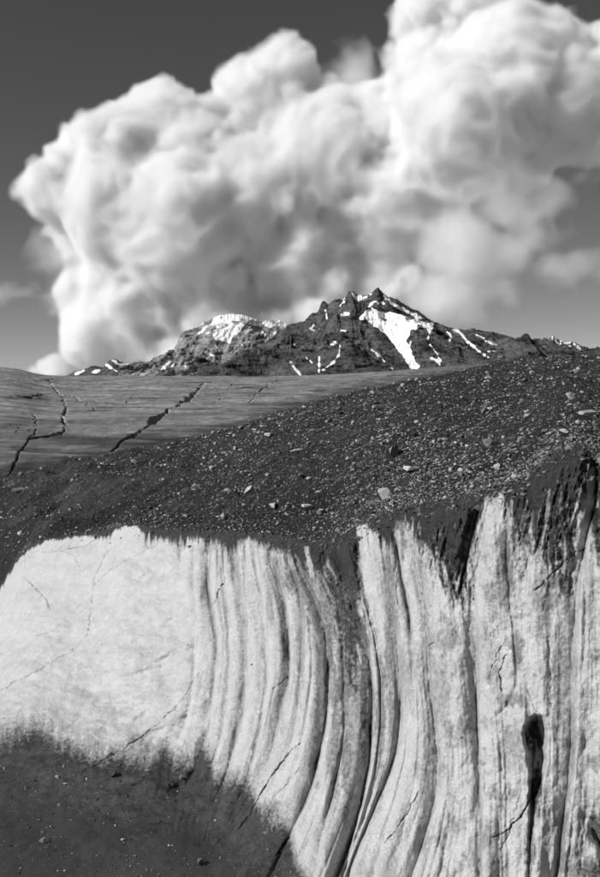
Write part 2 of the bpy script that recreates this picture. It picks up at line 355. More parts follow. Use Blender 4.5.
# flutes: each groove runs down the wall; (points, width left, width right, depth in metres, strength along it, dirt and painted shade)
GR = [
 ([(221,533),(222,570),(226,600),(229,640),(228,680),(222,730),(208,780)], 9, 3, .16, [.7,.9,.8,.7,.6,.6,.3], .5),
 ([(251,536),(255,570),(262,605),(266,650),(265,690),(258,735),(243,790),(225,830)], 11, 3, .22, [.8,.9,.7,.7,.8,.8,.7,.3], .55),
 ([(194,533),(193,570),(195,610),(194,660),(188,710),(172,760)], 10, 4, .12, [.6,.8,.5,.5,.5,.2], .4),
 ([(183,529),(181,548),(179,575)], 12, 3, .2, [1,1,.2], .7),
 ([(209,531),(208.5,560),(207.5,580),(210.5,607),(215,634),(215,664),(211,700),(205,740),(192,775),(176,800)], 18, 3.0, .62, [.8,1,1,1,.7,.6,.6,.6,.4,.1], .9),
 ([(233,531),(233.5,559),(239,595),(243.5,625),(245,655),(243,700),(235,740),(222,785),(205,815)], 17, 4, .48, [1,1,.8,.7,.8,.9,.8,.8,.3], .8),
 ([(267,534),(272,565),(281,592),(286,619),(289,649),(288.5,676),(282,704),(274,740),(258,785),(236,822),(215,850)], 19, 2.2, .42, [.6,.9,1,1.1,1.1,1,.8,.6,.4,.3,.2], .85),
 ([(284,537),(292,570),(300,598),(303,630),(301,670),(296,720),(284,770)], 12, 3, .30, [.8,1,.9,.8,.7,.6,.3], .7),
 ([(294,537),(298,562),(304,576),(314,598),(323,625),(327.5,655),(328,700),(321,748),(306,800),(288,840),(270,880)], 17, 2.6, .40, [.5,.8,1,1,1.1,1.1,1.05,1,.8,.5,.4], .85),
 ([(318,539),(326,565),(337,600),(343,645),(345,690),(342,750),(331,800),(318,850),(308,900)], 10, 4, .17, [1,1,1,.9,1,1,.9,.6,.5], .6),
 ([(330,540),(341,572),(354,606),(364,640),(371,675),(372,725),(367,775),(357,820),(342,865),(325,905)], 16, 2.4, .42, [.8,1,1,1.1,1.1,1.1,1,.9,.8,.6], .9),
 ([(352,531),(357,548),(360,575),(363,600)], 7, 3, .18, [1,1,.5,0], .7),
 ([(378,518),(385,565),(388,595),(396,632),(399,680),(400,715),(394,760),(376,805),(355,855),(340,900)], 17, 5, .26, [.8,.8,.9,.9,.9,.9,.8,.7,.6,.5], .6),
 ([(392,513),(399,560),(405,592),(410,620),(413,650),(414,700),(412,735)], 8, 1.8, .20, [.5,1,1.2,1,.6,.4,.2], .8),
 ([(408,508),(417,565),(425,602),(427,640),(430,690),(436,735),(436,790),(424,840),(410,880),(400,910)], 13, 3.5, .22, [.7,.7,.7,.6,.8,.9,.9,.8,.5,.4], .5),
 ([(484,492),(476,520),(466,560),(461,590),(456,612)], 9, 4, .30, [.8,1.2,1,.6,.1], .7),
 ([(475,600),(477,650),(477,700),(479,760),(481,820),(481,900)], 17, 2.2, .22, [.3,.9,1,1,1,.9], .5),
 ([(505,486),(507,530),(508,570),(511,610),(516,660),(515,690),(505,708),(488,724)], 5, 1.6, .07, [.6,.9,1,1,.9,.7,.4,.1], .45),
 ([(524,478),(530,520),(526,570),(518,610)], 9, 5, .12, [.9,.8,.5,.1], .4),
 ([(600,452),(596,500),(585,545),(578,590),(573,650),(571,700),(570,760),(564,815),(556,880),(550,910)], 24, 5, .38, [1,1,.8,.7,.8,.9,1,1,1,.9], .5),
 ([(585,560),(586,620),(582,680)], 8, 2, .08, [.5,.8,.2], .5),
 ([(608,880),(598,840),(588,815)], 6, 14, .25, [1,.7,0], .8),
 ([(650,465),(640,600),(632,740),(625,900)], 22, 4, .35, [1,1,1,1], .6),
 ([(700,465),(690,600),(684,740),(680,900)], 22, 4, .35, [1,1,1,1], .6),
 ([(745,465),(740,600),(736,740),(730,900)], 22, 4, .35, [1,1,1,1], .6),
] + [([(x_, 455), (x_ - 6, 600), (x_ - 9, 740), (x_ - 16, 900)], 20 + (x_ * 7) % 9, 4, .25 + .02 * ((x_ * 13) % 9), [1,1,1,1], .6) for x_ in range(786, 1490, 43)]
# flow lines of the wall (for streaky relief and dirt)
FL = [( [(-250,700),(-250,985)] ), ([(60,560),(40,700),(0,985)]), ([(130,525),(120,640),(60,985)]), ([(183,529),(180,640),(110,985)]), GR[4][0]+[(150,985)], GR[5][0]+[(170,985)], GR[6][0]+[(180,985)], GR[8][0]+[(215,985)],
      GR[10][0]+[(290,985)], GR[12][0]+[(315,985)], GR[14][0]+[(370,985)], ([(450,498),(462,620),(478,760),(480,985)]), ([(505,484),(512,620),(520,800),(520,985)]), ([(560,451),(566,600),(562,800),(545,985)]), ([(640,460),(640,985)]), ([(800,455),(800,985)]), ([(1510,455),(1510,985)])]
def flow(px, py):
    xs = []
    for g in FL:
        a = np.array(g, float); o_ = np.argsort(a[:, 1]); xs.append(np.interp(py, a[o_, 1], a[o_, 0]))
    xs = np.stack(xs, 0); k0 = np.array([g[0][0] for g in FL], float)
    out = np.zeros_like(px)
    for i in range(len(FL) - 1):
        a, b = xs[i], xs[i + 1]; mk = (px >= a) & (px < b)
        out = np.where(mk, k0[i] + (k0[i + 1] - k0[i]) * (px - a) / np.maximum(b - a, 1), out)
    return out
u0 = flow(WX, WY)
D0 = wall_depth(WX, WY, lip0[None] + 0 * WY)
below = WY - lip[None]; mudflat = sstep(-6, 30, WY - itp(wx, TOE)[None])
disp = np.zeros_like(D0)
FLN = pn(u0 / 10.5, WY / 420., 95); fline = np.clip(1 - np.abs(FLN) * (4.2 + 2.5 * pn(u0 / 30., u0 * 0, 97)), 0, 1) ** 1.2 * sstep(160, 215, WX) * sstep(470, 400, WX) * (.55 + .45 * pn(u0 / 20., WY / 110., 96))
disp += .05 * fline; dirt_shade = .50 * np.clip(fline, 0, 1) * sstep(160, 60, np.abs(below - 110))
wigx = .9 * fbm(WX / 14., WY / 30., 3, 101)
for gi_, (pts, wl, wr, dep, stn, dk) in enumerate(GR):
    dep = min(dep, .07 + .36 * dep)
    a = np.array(pts, float)
    if a[0, 1] > a[-1, 1]: a = a[::-1]; stn = stn[::-1]
    c0, c1 = np.searchsorted(wx, [a[:, 0].min() - 40, a[:, 0].max() + 30]); A_, B_ = WX[:, c0:c1], WY[:, c0:c1]
    gx_ = itp(B_, a[:, ::-1]); st = np.interp(B_, a[:, 1], stn, left=stn[0], right=stn[-1] if a[-1, 1] > 875 else 0)
    top = np.clip((B_ - a[0, 1] + 14) / 14., 0, 1); bot = np.clip((a[-1, 1] + 22 - B_) / 22., 0, 1) if a[-1, 1] < 875 else 1
    st = st * top * bot
    d = A_ - gx_ + wigx[:, c0:c1] * (1.0 + .6 * pn(B_ / 18., B_ * 0 + gi_, 103))
    wl_ = wl * (1 + .22 * pn(B_ / 60., gi_ + 0 * B_, 105))
    L = np.clip(1 + d / (wl_ * 1.25), 0, 1) ** 2.1; Rr = np.clip(1 - d / (wr * 1.5), 0, 1) ** 1.5
    g = np.where(d < 0, L, Rr) * st
    dv = disp[:, c0:c1]; disp[:, c0:c1] = np.maximum(dv, g * dep) + .3 * np.minimum(dv, g * dep)
    dd = np.where(d < 0, np.clip(1 + d / (wl_ * .85), 0, 1) ** 1.6, np.clip(1 - d / (wr * .9), 0, 1)) * st * dk  # dirt plus painted shade, deepening toward each rib's right edge
    dirt_shade[:, c0:c1] = np.maximum(dirt_shade[:, c0:c1], dd)
# broad swelling of the columns and fine flow-aligned relief
steep = sstep(150, 260, WX)
disp -= steep * .085 * pn(u0 / 24., WY / 260., 110) + steep * .014 * fbm(u0 / 8., WY / 150., 2, 112)
disp += .0035 * fbm(u0 / 3.0, WY / 60., 3, 115) * steep
disp += (.014 + .012 * sstep(380, 480, WX)) * fbm(WX / 26., WY / 40., 5, 118, .55) * (.35 + .65 * steep)
disp += sstep(400, 470, WX) * .010 * ridged(WX / 42. + WY / 160., WY / 70., 4, 119, .55)
# the smooth left hummock: low swells and folds
disp += (1 - steep) * (1 - .8 * mudflat) * (.17 * pn(WX / 85. + WY / 120., WY / 42., 121) + .075 * fbm(WX / 30. + WY / 60., WY / 18., 3, 122) + .005 * ridged(WX / 9., WY / 6., 3, 124))
# cracks: fine dark lines cut in the ice
CR = [
 ([(0,690),(22,679),(48,664),(70,652),(80,644),(88,632),(92,600),(95,575),(104,558),(118,543)], 1.0, .05),
 ([(0,614),(20,613),(45,617)], .7, .04), ([(0,653),(25,658),(45,666)], .7, .05),
 ([(20,551),(45,552),(62,550),(75,556),(82,571)], 1.0, .06), ([(62,550),(85,546),(98,538),(112,530),(130,522)], 1.1, .07),
 ([(24,578),(33,586),(42,594),(52,610)], 1.2, .06), ([(30,637),(48,632),(70,622)], .7, .04),
 ([(95,585),(110,570),(135,556),(160,543),(178,534)], .8, .05), ([(135,585),(150,568)], .7, .04),
 ([(82,772),(110,757),(135,742),(152,728),(168,715),(182,700),(200,672)], .8, .05), ([(0,724),(20,723),(50,722)], .9, .05),
 ([(211,607),(215,602),(220,590),(226,578)], 1.2, .08), ([(300,742),(285,758),(272,776),(262,792),(252,810),(245,822),(232,835)], 1.2, .08),
 ([(300,768),(288,782),(272,800)], .9, .05), ([(296,830),(285,842),(276,856)], .9, .06),
 ([(420,790),(408,812),(398,828),(385,842)], 1.0, .06), ([(289,676),(280,684),(272,690)], 1.0, .05),
 ([(534,790),(528,806),(520,818),(508,830),(492,838)], 1.5, .10), ([(520,795),(508,835),(500,850)], .8, .05),
 ([(587,548),(575,552),(560,566),(545,582),(532,592)], 1.2, .08), ([(452,742),(448,758)], .5, .02),
 ([(502,692),(500,672),(505,655)], 1.1, .08), ([(475,600),(473,560),(480,528),(486,510)], .9, .05), ([(528,690),(533,705),(540,716)], .7, .04),
 ([(571,520),(576,500),(583,480)], .8, .05), ([(432,652),(428,646),(434,642)], 1.6, .08), ([(505,640),(498,655),(492,668)], .8, .05),
 ([(395,560),(398,600),(400,640)], .6, .03), ([(350,600),(352,640),(356,680)], .7, .03), ([(548,640),(552,700),(556,750)], .7, .03), ([(490,600),(492,650)], .6, .03),
]
crk = np.zeros_like(D0)
for pts, wd, dep in CR:
    xs_ = [p[0] for p in pts]; ys_ = [p[1] for p in pts]
    c0 = np.searchsorted(wx, min(xs_) - 12); c1 = np.searchsorted(wx, max(xs_) + 12)
    sl = (slice(None), slice(c0, c1)); A_, B_ = WX[sl], WY[sl]
    d, t = segdist(A_ + 1.6 * fbm(A_ / 9., B_ / 9., 3, 131), B_ + 1.6 * fbm(A_ / 9., B_ / 9., 3, 133), pts)
    ww = .72 * wd * (.35 + .9 * np.abs(pn(t * 9., t * 0 + wd * 7, 135))) * np.clip(np.minimum(t, 1 - t) * 12 + .25, 0, 1)
    g = np.clip(1.2 - d / np.maximum(ww, .3), 0, 1)
    crk[sl] = np.maximum(crk[sl], g * min(.8, .25 + wd * .35)); disp[sl] += g * dep * .6 * (1 - .8 * mudflat[sl])
# the tall dark cavity low on the right
cav = inpoly(WX + 1.2 * fbm(WX / 8., WY / 12., 3, 140), WY, [(522,734),(526,722),(534,714),(544,716),(548,730),(547,760),(543,785),(538,800),(536,830),(533,850),(532,905),(524,905),(526,870),(528,835),(529,800),(529,775),(526,750)])
disp += .26 * sstep(-1.5, 5.0, cav) * (.4 + .6 * sstep(860, 740, WY))
# dirt drape hanging over the lip: ragged tongues that follow the flow
TONG = [(-250,40),(-20,12),(0,8),(30,5),(60,5),(95,7),(105,12),(120,4),(140,8),(150,22),(160,12),(180,22),(192,14),(205,24),(215,22),(232,34),(245,14),(262,20),(275,26),(285,30),(300,62),(318,60),(330,84),(345,112),(355,60),(362,16),(374,22),(384,62),(392,40),(400,24),(408,46),(420,72),(432,50),(440,92),(450,108),(458,118),(466,110),(474,70),(482,24),(495,22),(505,44),(514,92),(525,84),(532,110),(545,120),(556,128),(564,150),(572,120),(582,50),(590,46),(597,120),(620,90),(700,60),(800,60)]
tl = itp(u0 + 3.0 * fbm(u0 / 6., WY / 60., 2, 150), TONG)
rag = fbm(u0 / 2.6, WY / 34., 4, 152) * .5 + fbm(u0 / 9., WY / 50., 3, 155) * .35
us = WX + (.32 * np.minimum(below, 90) + 0) * sstep(380, 440, WX) + .5 * (u0 - WX) * sstep(440, 380, WX)
strand = fbm(us / 3.2, WY / 46., 4, 153)
rag = rag * .7 + .45 * strand
dr = sstep(1.0, .25, below / np.maximum(tl * (1.0 + rag) , 2.5))
drape_relief = sstep(1.5, .6, below / np.maximum(tl, 6))
disp += drape_relief * (.035 * fbm(us / 9., WY / 50., 4, 156, .55) + .020 * fbm(WX / 6., WY / 9., 4, 157, .6)) + sstep(14, 2, below) * .05 * fbm(WX / 5., WY / 4., 3, 158)
spots = [(520,520,16,40,.75),(552,520,26,62,.9),(566,585,10,22,.8),(450,545,22,46,.95),(460,580,9,30,.95),(430,530,18,30,.9),(398,540,10,30,.6),(345,560,20,24,.95),(312,560,14,20,.85),(352,625,13,80,.85),(341,600,10,70,.8),(364,680,6,110,.7),(330,620,5,70,.6),(310,590,6,40,.6),(390,640,7,110,.55),(348,640,24,120,.60),(332,600,20,50,.62),(372,610,9,60,.5),(345,580,26,40,.85),(300,575,20,30,.6),(440,700,16,50,.35),(500,560,12,50,.55),(545,600,16,60,.45),(560,690,10,80,.45),(470,690,10,60,.35),(346,760,7,70,.6),(336,720,6,110,.5),(318,700,5,90,.45),(300,650,6,80,.4),(380,720,7,90,.5),(372,590,5,30,.3),(270,600,5,40,.35),(430,760,8,60,.35),(322,590,5,40,.6),(345,690,6,70,.5),(302,590,5,40,.5),(508,560,10,44,.6),(597,530,7,34,.95),
         (535,735,10,20,.95),(536,790,7,40,.8),(530,850,6,40,.55),(596,830,16,24,.75),(590,870,14,16,.75),(517,655,8,16,.6),(510,700,18,9,.5),(512,750,20,34,.35),(405,670,20,40,.30),(392,700,8,60,.45),(436,700,10,60,.35),(425,820,9,40,.35),  # the cavity's entries put its inner shade into the ice colour
         (570,740,8,60,.42),(562,840,9,50,.5),(346,700,9,90,.45),(334,760,8,60,.4),(285,640,6,60,.35),(240,700,4,40,.18),(205,760,8,30,.3),(440,640,24,14,.35),(470,640,8,14,.3),(500,600,16,20,.3),(488,640,16,30,.22),(575,480,20,28,.9),(556,470,16,22,.8),(590,600,8,60,.2)]
rg1 = .42 * fbm(u0 / 5., WY / 24., 4, 160) + .2 * fbm(WX / 3., WY / 4., 2, 165)
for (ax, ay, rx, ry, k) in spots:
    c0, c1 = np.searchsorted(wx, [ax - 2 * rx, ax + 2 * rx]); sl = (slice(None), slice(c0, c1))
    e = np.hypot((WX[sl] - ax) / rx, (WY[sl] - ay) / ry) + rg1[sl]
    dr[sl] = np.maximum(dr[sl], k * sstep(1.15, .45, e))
# soft dirty bands that follow the flutes
for pts, wd, k in [([(336,556),(349,615),(359,680),(359,745),(346,805),(330,850)], 15, .80), ([(306,558),(316,610),(320,665),(317,725),(302,795)], 11, .62), ([(388,545),(393,620),(396,700),(386,770),(366,830)], 11, .62),
                   ([(276,560),(282,615),(284,668),(275,735),(258,785)], 9, .60), ([(421,560),(428,640),(432,700),(433,770),(424,830)], 10, .5), ([(568,600),(567,690),(565,760),(556,850)], 13, .5), ([(203,545),(203,600),(207,660),(201,730)], 8, .35), ([(238,560),(240,640),(238,720)], 6, .35)]:
    xs_ = [p[0] for p in pts]; c0, c1 = np.searchsorted(wx, [min(xs_) - 30, max(xs_) + 30]); sl = (slice(None), slice(c0, c1))
    d, t = segdist(WX[sl] + 1.5 * fbm(WX[sl] / 6., WY[sl] / 20., 3, 178), WY[sl], pts)
    e = d / wd + .35 * fbm(u0[sl] / 3., WY[sl] / 50., 3, 179)
    dr[sl] = np.maximum(dr[sl], k * sstep(1.1, .0, e) * (1 - .75 * t))
# lighter streaks rubbed clean in the drape
for pts, wd, k in [([(362,526),(366,560),(374,600),(378,650)], 9, 1.0), ([(398,532),(399,560),(401,590)], 4, .8), ([(498,498),(494,530),(490,570),(486,600)], 9, .95), ([(592,470),(590,500),(584,540)], 5, .8), ([(471,530),(466,556),(456,590)], 2.0, .6), ([(519,530),(517,556),(514,580)], 2.5, .6),
                   ([(307,548),(309,565),(312,575)], 4, .7), ([(549,490),(546,530),(538,560)], 3, .4), ([(413,552),(414,580)],5,.6), ([(512,500),(509,540)], 1.6, .5), ([(425,545),(424,580),(428,610)],3,.5)]:
    xs_ = [p[0] for p in pts]; c0, c1 = np.searchsorted(wx, [min(xs_) - 20, max(xs_) + 20]); sl = (slice(None), slice(c0, c1))
    d, t = segdist(WX[sl] + 1.5 * fbm(WX[sl] / 5., WY[sl] / 14., 3, 168), WY[sl], pts)
    dr[sl] = dr[sl] * (1 - k * sstep(1.0, .35, d / (wd * (1 - .3 * np.abs(t - .5)))))
drip = sstep(-.15, .8, fbm(us / 4.5, WY / 170., 3, 176)) * np.exp(-np.maximum(below - tl * .6, 0) / 75.) * .72 * sstep(165, 230, WX)
dirt_shade = np.maximum(dirt_shade, drip)
dirt_shade = np.clip(dirt_shade * (.75 + .5 * fbm(u0 / 3., WY / 30., 3, 170)) , 0, 1)
# fine silt washed along the flow lines and freckles on the right
silt = (1 - steep) * .13 * sstep(-.1, .9, fbm(WX / 40. + WY / 50., WY / 22., 5, 171, .6)) + sstep(.1, 1.1, fbm(u0 / 8., WY / 90., 4, 172)) * .26 * steep + sstep(.0, .8, fbm(WX / 22., WY / 34., 5, 174, .6)) * .42 * sstep(380, 460, WX)
# mud lapping up the toe, in ragged fingers
toe = itp(wx, TOE)[None]
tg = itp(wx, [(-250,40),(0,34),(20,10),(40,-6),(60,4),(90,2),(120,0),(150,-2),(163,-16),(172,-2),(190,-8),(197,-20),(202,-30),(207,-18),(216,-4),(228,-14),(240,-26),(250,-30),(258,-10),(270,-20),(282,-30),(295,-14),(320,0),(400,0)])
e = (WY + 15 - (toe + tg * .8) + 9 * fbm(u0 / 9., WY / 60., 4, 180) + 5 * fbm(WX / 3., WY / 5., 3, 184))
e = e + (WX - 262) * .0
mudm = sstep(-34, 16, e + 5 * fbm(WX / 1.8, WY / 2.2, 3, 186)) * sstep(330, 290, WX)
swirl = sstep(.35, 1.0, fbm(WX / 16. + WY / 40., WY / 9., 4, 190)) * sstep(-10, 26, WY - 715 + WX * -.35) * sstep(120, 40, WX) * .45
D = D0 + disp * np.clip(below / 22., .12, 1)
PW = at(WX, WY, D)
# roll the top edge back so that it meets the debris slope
tint = np.clip(1 - np.maximum.reduce([dr * .98, dirt_shade, silt, mudm, swirl, crk * .9]), 0, 1)  # dirt mask, with the painted groove and cavity shade in it
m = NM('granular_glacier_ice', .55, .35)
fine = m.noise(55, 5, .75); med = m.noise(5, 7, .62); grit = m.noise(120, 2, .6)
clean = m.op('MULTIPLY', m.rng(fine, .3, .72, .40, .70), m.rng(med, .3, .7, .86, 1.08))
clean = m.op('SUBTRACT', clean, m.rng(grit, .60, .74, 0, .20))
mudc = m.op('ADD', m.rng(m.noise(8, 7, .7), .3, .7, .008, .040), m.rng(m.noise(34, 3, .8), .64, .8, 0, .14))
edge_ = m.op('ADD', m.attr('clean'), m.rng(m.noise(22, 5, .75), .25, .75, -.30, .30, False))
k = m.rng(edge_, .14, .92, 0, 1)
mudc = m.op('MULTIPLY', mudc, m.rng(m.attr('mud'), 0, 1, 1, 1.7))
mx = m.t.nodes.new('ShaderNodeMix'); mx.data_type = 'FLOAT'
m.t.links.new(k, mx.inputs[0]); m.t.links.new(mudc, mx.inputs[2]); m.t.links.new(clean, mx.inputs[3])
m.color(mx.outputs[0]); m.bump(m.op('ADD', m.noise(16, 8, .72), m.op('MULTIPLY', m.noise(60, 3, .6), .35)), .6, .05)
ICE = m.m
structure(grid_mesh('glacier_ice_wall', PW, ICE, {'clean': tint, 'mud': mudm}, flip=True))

# ---------------------------------------------------------------- the debris slope on top of the ice
CREST = [(-260,484),(-100,480),(0,477),(50,466),(100,455),(150,446),(185,440),(210,434),(250,421),(300,405),(350,393),(400,383),(440,375),(470,368),(510,361.5),(545,358),(575,357),(605,356),(680,352),(900,348)]
DCR = [(-260,52),(0,48),(150,46),(300,42),(400,46),(500,52),(600,58),(900,66)]
sv = np.concatenate([np.linspace(0, 1, 470) ** 1.75, 1 + np.linspace(.02, 1, 30)])
rowsS = []
N0 = PW[0]; kk = np.exp(-np.linspace(-2.5, 2.5, 61) ** 2); kk /= kk.sum()
NS = np.stack([np.convolve(np.pad(N0[:, k_], 30, 'edge'), kk, 'valid') for k_ in range(3)], -1)
cre = itp(wx, CREST) + .7 * pn(wx / 9., wx * 0, 200) + .45 * pn(wx / 3., wx * 0, 201)
F0 = at(wx, cre, itp(wx, DCR))
SV, SX = np.meshgrid(sv, wx, indexing='ij')
V1 = np.clip(SV, 0, 1)[..., None]
PS = NS[None] + (F0 - NS)[None] * V1 + (N0 - NS)[None] * np.clip(1 - V1 * 45, 0, 1) ** 2
bul = itp(wx, [(-250,.1),(0,.15),(150,.35),(300,.5),(450,.25),(600,.1),(900,.1)])
PS[..., 2] += bul[None] * np.sin(np.pi * np.clip(SV, 0, 1)) ** 1 * (1 - np.clip(SV, 0, 1)) * 1.6
back = np.clip(SV - 1, 0, 1)
PS[..., 1] += back * 34; PS[..., 0] *= (PS[..., 1] / (PS[..., 1] - back * 34 + 1e-6)); PS[..., 2] -= back ** .9 * 7.0
fade = np.clip(SV * 30, 0, 1) * np.clip((1.0 - SV) * 10 + .15, .15, 1)
Xs, Ys = PS[..., 0].copy(), PS[..., 1].copy()
diag = Xs * .8 + Ys * .35
PS[..., 2] += fade * (.16 * pn(Xs / 5., Ys / 5., 210) + .10 * fbm(diag / 1.1, (Ys - Xs) / 6., 3, 213) + .085 * fbm(Xs / .7, Ys / .7, 4, 216, .6) + .022 * fbm(Xs / .13, Ys / .13, 2, 219))
left = sstep(190, 60, SX)
PS[..., 2] += fade * left * .20 * np.sin((Xs * .75 + Ys * .42) * 2.0 + 1.5 * pn(Xs / 3., Ys / 4., 222)) * sstep(0, .15, SV)
NP = PS
lt = fbm(diag / .8, (Ys - Xs) / 5., 4, 225)
tone = .050 + .020 * fbm(Xs / 3., Ys / 3., 4, 227) + .034 * sstep(.2, 1.1, lt) * (.4 + .9 * left)
qx, qy = proj(PS)
d, t = segdist(qx + 5 * fbm(Xs / 2, Ys / 2, 3, 229), qy, [(8,592),(22,563),(38,532),(60,512),(95,490),(150,474)])
tone = tone + .11 * sstep(1, .1, d / 7) * (.5 + .5 * fbm(Xs / .5, Ys / .5, 3, 231)) * (1 - t * .6)
m = NM('dark_gravel_bed', .85, .15)
n1 = m.noise(9, 8, .75); n2 = m.noise(30, 3, .7)
c = m.op('MULTIPLY', m.attr('tone'), m.rng(n1, .3, .7, .45, 1.7))
c = m.op('ADD', c, m.rng(n2, .63, .76, 0, .20))
m.color(c); m.bump(m.op('ADD', n1, m.op('MULTIPLY', n2, .5)), 1.0, .16)
structure(grid_mesh('debris_slope', PS, m.m, {'tone': np.clip(tone, .008, .3)}))
# ---------------------------------------------------------------- stones
def stone_shape(seed, flat, n=13):
    rs = np.random.RandomState(seed)
    bm = bmesh.new()
    for _ in range(n):
        v = rs.normal(size=3); v /= np.linalg.norm(v); v *= rs.uniform(.75, 1.0)
        v = np.sign(v) * np.abs(v) ** .75
        bm.verts.new((v[0] * .5, v[1] * .5 * rs.uniform(.75, .95), v[2] * .5 * flat))
    g = bmesh.ops.convex_hull(bm, input=bm.verts[:])
    bmesh.ops.delete(bm, geom=[v for v in bm.verts if not v.link_faces], context='VERTS')
    bmesh.ops.dissolve_limit(bm, angle_limit=R(12), verts=bm.verts[:], edges=bm.edges[:])
    me = bpy.data.meshes.new('stone'); bm.to_mesh(me)
    bmesh.ops.triangulate(bm, faces=bm.faces[:])
    V = np.array([v.co[:] for v in bm.verts]); bm.verts.index_update()
    T = np.array([[l.vert.index for l in f.loops] for f in bm.faces])
    bm.free(); return me, V, T
SHP = [stone_shape(300 + i, [.5, .75, .4, .6, .85, .35][i % 6], 10 + i % 5) for i in range(14)]
def stone_mat(name, lo, hi, attr=False):
    m = NM(name, .8, .2)
    if attr: base = m.attr('tone')
    else:
        oi = m.t.nodes.new('ShaderNodeObjectInfo'); base = m.rng(oi.outputs['Random'], 0, 1, lo, hi)
    c = m.op('MULTIPLY', base, m.rng(m.noise(9 if not attr else 14, 6, .7), .3, .7, .65, 1.25))
    m.color(c); m.bump(m.noise(10 if not attr else 30, 5, .7), .5, .03); return m.m
MPALE = stone_mat('pale_stone', .38, .52); MMID = stone_mat('grey_stone', .12, .30); MDARK = stone_mat('dark_stone', .04, .09)
MGRAV = stone_mat('loose_gravel', 0, 0, True)
VAR = {}
def stone_mesh(i, mat):
    k = (i, mat.name)
    if k not in VAR:
        me = SHP[i][0].copy(); me.name = 'stone'; me.materials.append(mat); VAR[k] = me
    return VAR[k]
def put_stone(p, size, i, mat, rot, tilt=(0, 0), zs=1., sink=.18, name='stone'):
    o = bpy.data.objects.new(name, stone_mesh(i, mat)); col.objects.link(o)
    V = SHP[i][1]; h = (V[:, 2].max() - V[:, 2].min()) * size * zs
    o.location = (p[0], p[1], p[2] - V[:, 2].min() * size * zs - h * sink)
    o.scale = (size, size, size * zs); o.rotation_euler = (tilt[0], tilt[1], rot)
    return o
# visible points of the slope
Pq = PS[:470]; QX, QY = proj(Pq)
def on_slope(px, py):
    d = np.hypot(QX - px, QY - py); m = np.where(d < d.min() + 1.6, Pq[..., 1], 1e9)
    i = np.unravel_index(np.argmin(m), m.shape); return Pq[i]
named = [  # px, py, width px, shape, height factor, tone, turn, label
 (586,414,17,2,.8,'p',.3,'pale flat diamond-shaped slab, the largest stone high on the right of the debris slope'),
 (391,455,12,4,1.15,'m',1.0,'upright blocky grey boulder casting a black shadow mid-slope'),
 (410,469,13,0,.8,'p',.5,'long pale slab just below the upright blocky grey boulder'),
 (383,496,11,1,1.0,'p',2.1,'bright pale block near the ice edge, lowest of the large middle stones'),
 (565,432,12,2,.9,'p',.9,'flat pale slab lying below the large diamond-shaped slab'),
 (542,432,8,3,.9,'m',1.9,'small grey slab left of the flat pale slab under the diamond-shaped one'),
 (525,400,8,0,1.0,'m',.2,'grey wedge stone high on the slope left of the diamond-shaped slab'),
 (571,397,8,1,1.0,'p',2.6,'small pale pointed stone just above and left of the diamond-shaped slab'),
 (296,452,11,5,1.1,'p',.2,'pale slab lying at the middle of the debris slope where it narrows leftwards'),
 (268,434,8,0,1.0,'p',1.3,'pale stone near the glacier edge, above the middle slab'),
 (248,492,9,1,1.1,'p',.7,'pale chunky stone above the clean ice on the left half of the slope'),
 (272,507,7,4,1.0,'p',1.7,'small bright stone just over the ice lip, below the pale chunky stone'),
 (17,491,10,2,.9,'m',.0,'flat grey stone at the far left end of the debris slope'),
 (307,507,9,3,.9,'p',.4,'pale flat stone near the lip above the deep flutes'),
 (393,487,7,5,1.0,'m',.8,'small grey slab just above the bright pale block'),
 (488,444,8,1,1.1,'m',2.2,'grey pointed stone in the dense gravel right of the slope centre'),
 (187,515,7,2,1.0,'m',1.1,'grey stone on the lower left slope, close over the smooth ice hummock'),
]
MM = {'p': MPALE, 'm': MMID, 'd': MDARK}
taken = []
for (px, py, wpx, i, zs, tn, rot, lab) in named:
    p = on_slope(px, py); s = wpx * p[1] / F * 1.5
    o = put_stone(p, s, i, MM[tn], rot, (RS.uniform(-.15, .15), RS.uniform(-.1, .1)), zs)
    tag(o, lab, 'stone'); taken.append((px, py, wpx))
# candidates spread over the slope, sizes by a power law
NC = 720000
ri = RS.rand(NC) ** 1.15; cidx = RS.randint(0, Pq.shape[1] - 1, NC)
# equal chance per square metre: row chosen through depth
depth_row = Pq[:, Pq.shape[1] // 2, 1]
cum = np.concatenate([[0], np.cumsum(np.diff(depth_row) * .5 * (depth_row[1:] + depth_row[:-1]))]); cum /= cum[-1]
rr = np.interp(ri, cum, np.arange(len(cum)))
r0 = np.clip(rr.astype(int), 0, 468); fr = (rr - r0)[:, None]; fc = RS.rand(NC)[:, None]
pos = (Pq[r0, cidx] * (1 - fr) + Pq[r0 + 1, cidx] * fr) * (1 - fc) + (Pq[r0, cidx + 1] * (1 - fr) + Pq[r0 + 1, cidx + 1] * fr) * fc
sz = .0165 * RS.rand(NC) ** (-1 / 2.5)
sz = np.minimum(sz, .26)
qx, qy = proj(pos); spx = sz * F / pos[:, 1]
dens = .34 + .7 * sstep(300, 400, qx) * sstep(400, 460, qy) + .3 * sstep(-.1, .8, fbm(pos[:, 0] / 2.2, pos[:, 1] / 2.2, 3, 240)) - .18 * sstep(200, 80, qx)
keep = (qx > -70) & (qx < 690) & (spx > .95) & (RS.rand(NC) < dens) & (spx < 9.5) & ((spx < 7) | (RS.rand(NC) < .6))
for (a, b, c_) in taken: keep &= np.hypot(qx - a, qy - b) > c_ * .35 + spx * .4
pos, sz, spx, qx, qy = pos[keep], sz[keep], spx[keep], qx[keep], qy[keep]
order = np.argsort(-spx)
vis = [i for i in order if 2 < qx[i] < 598][:281]
vs = set(vis)
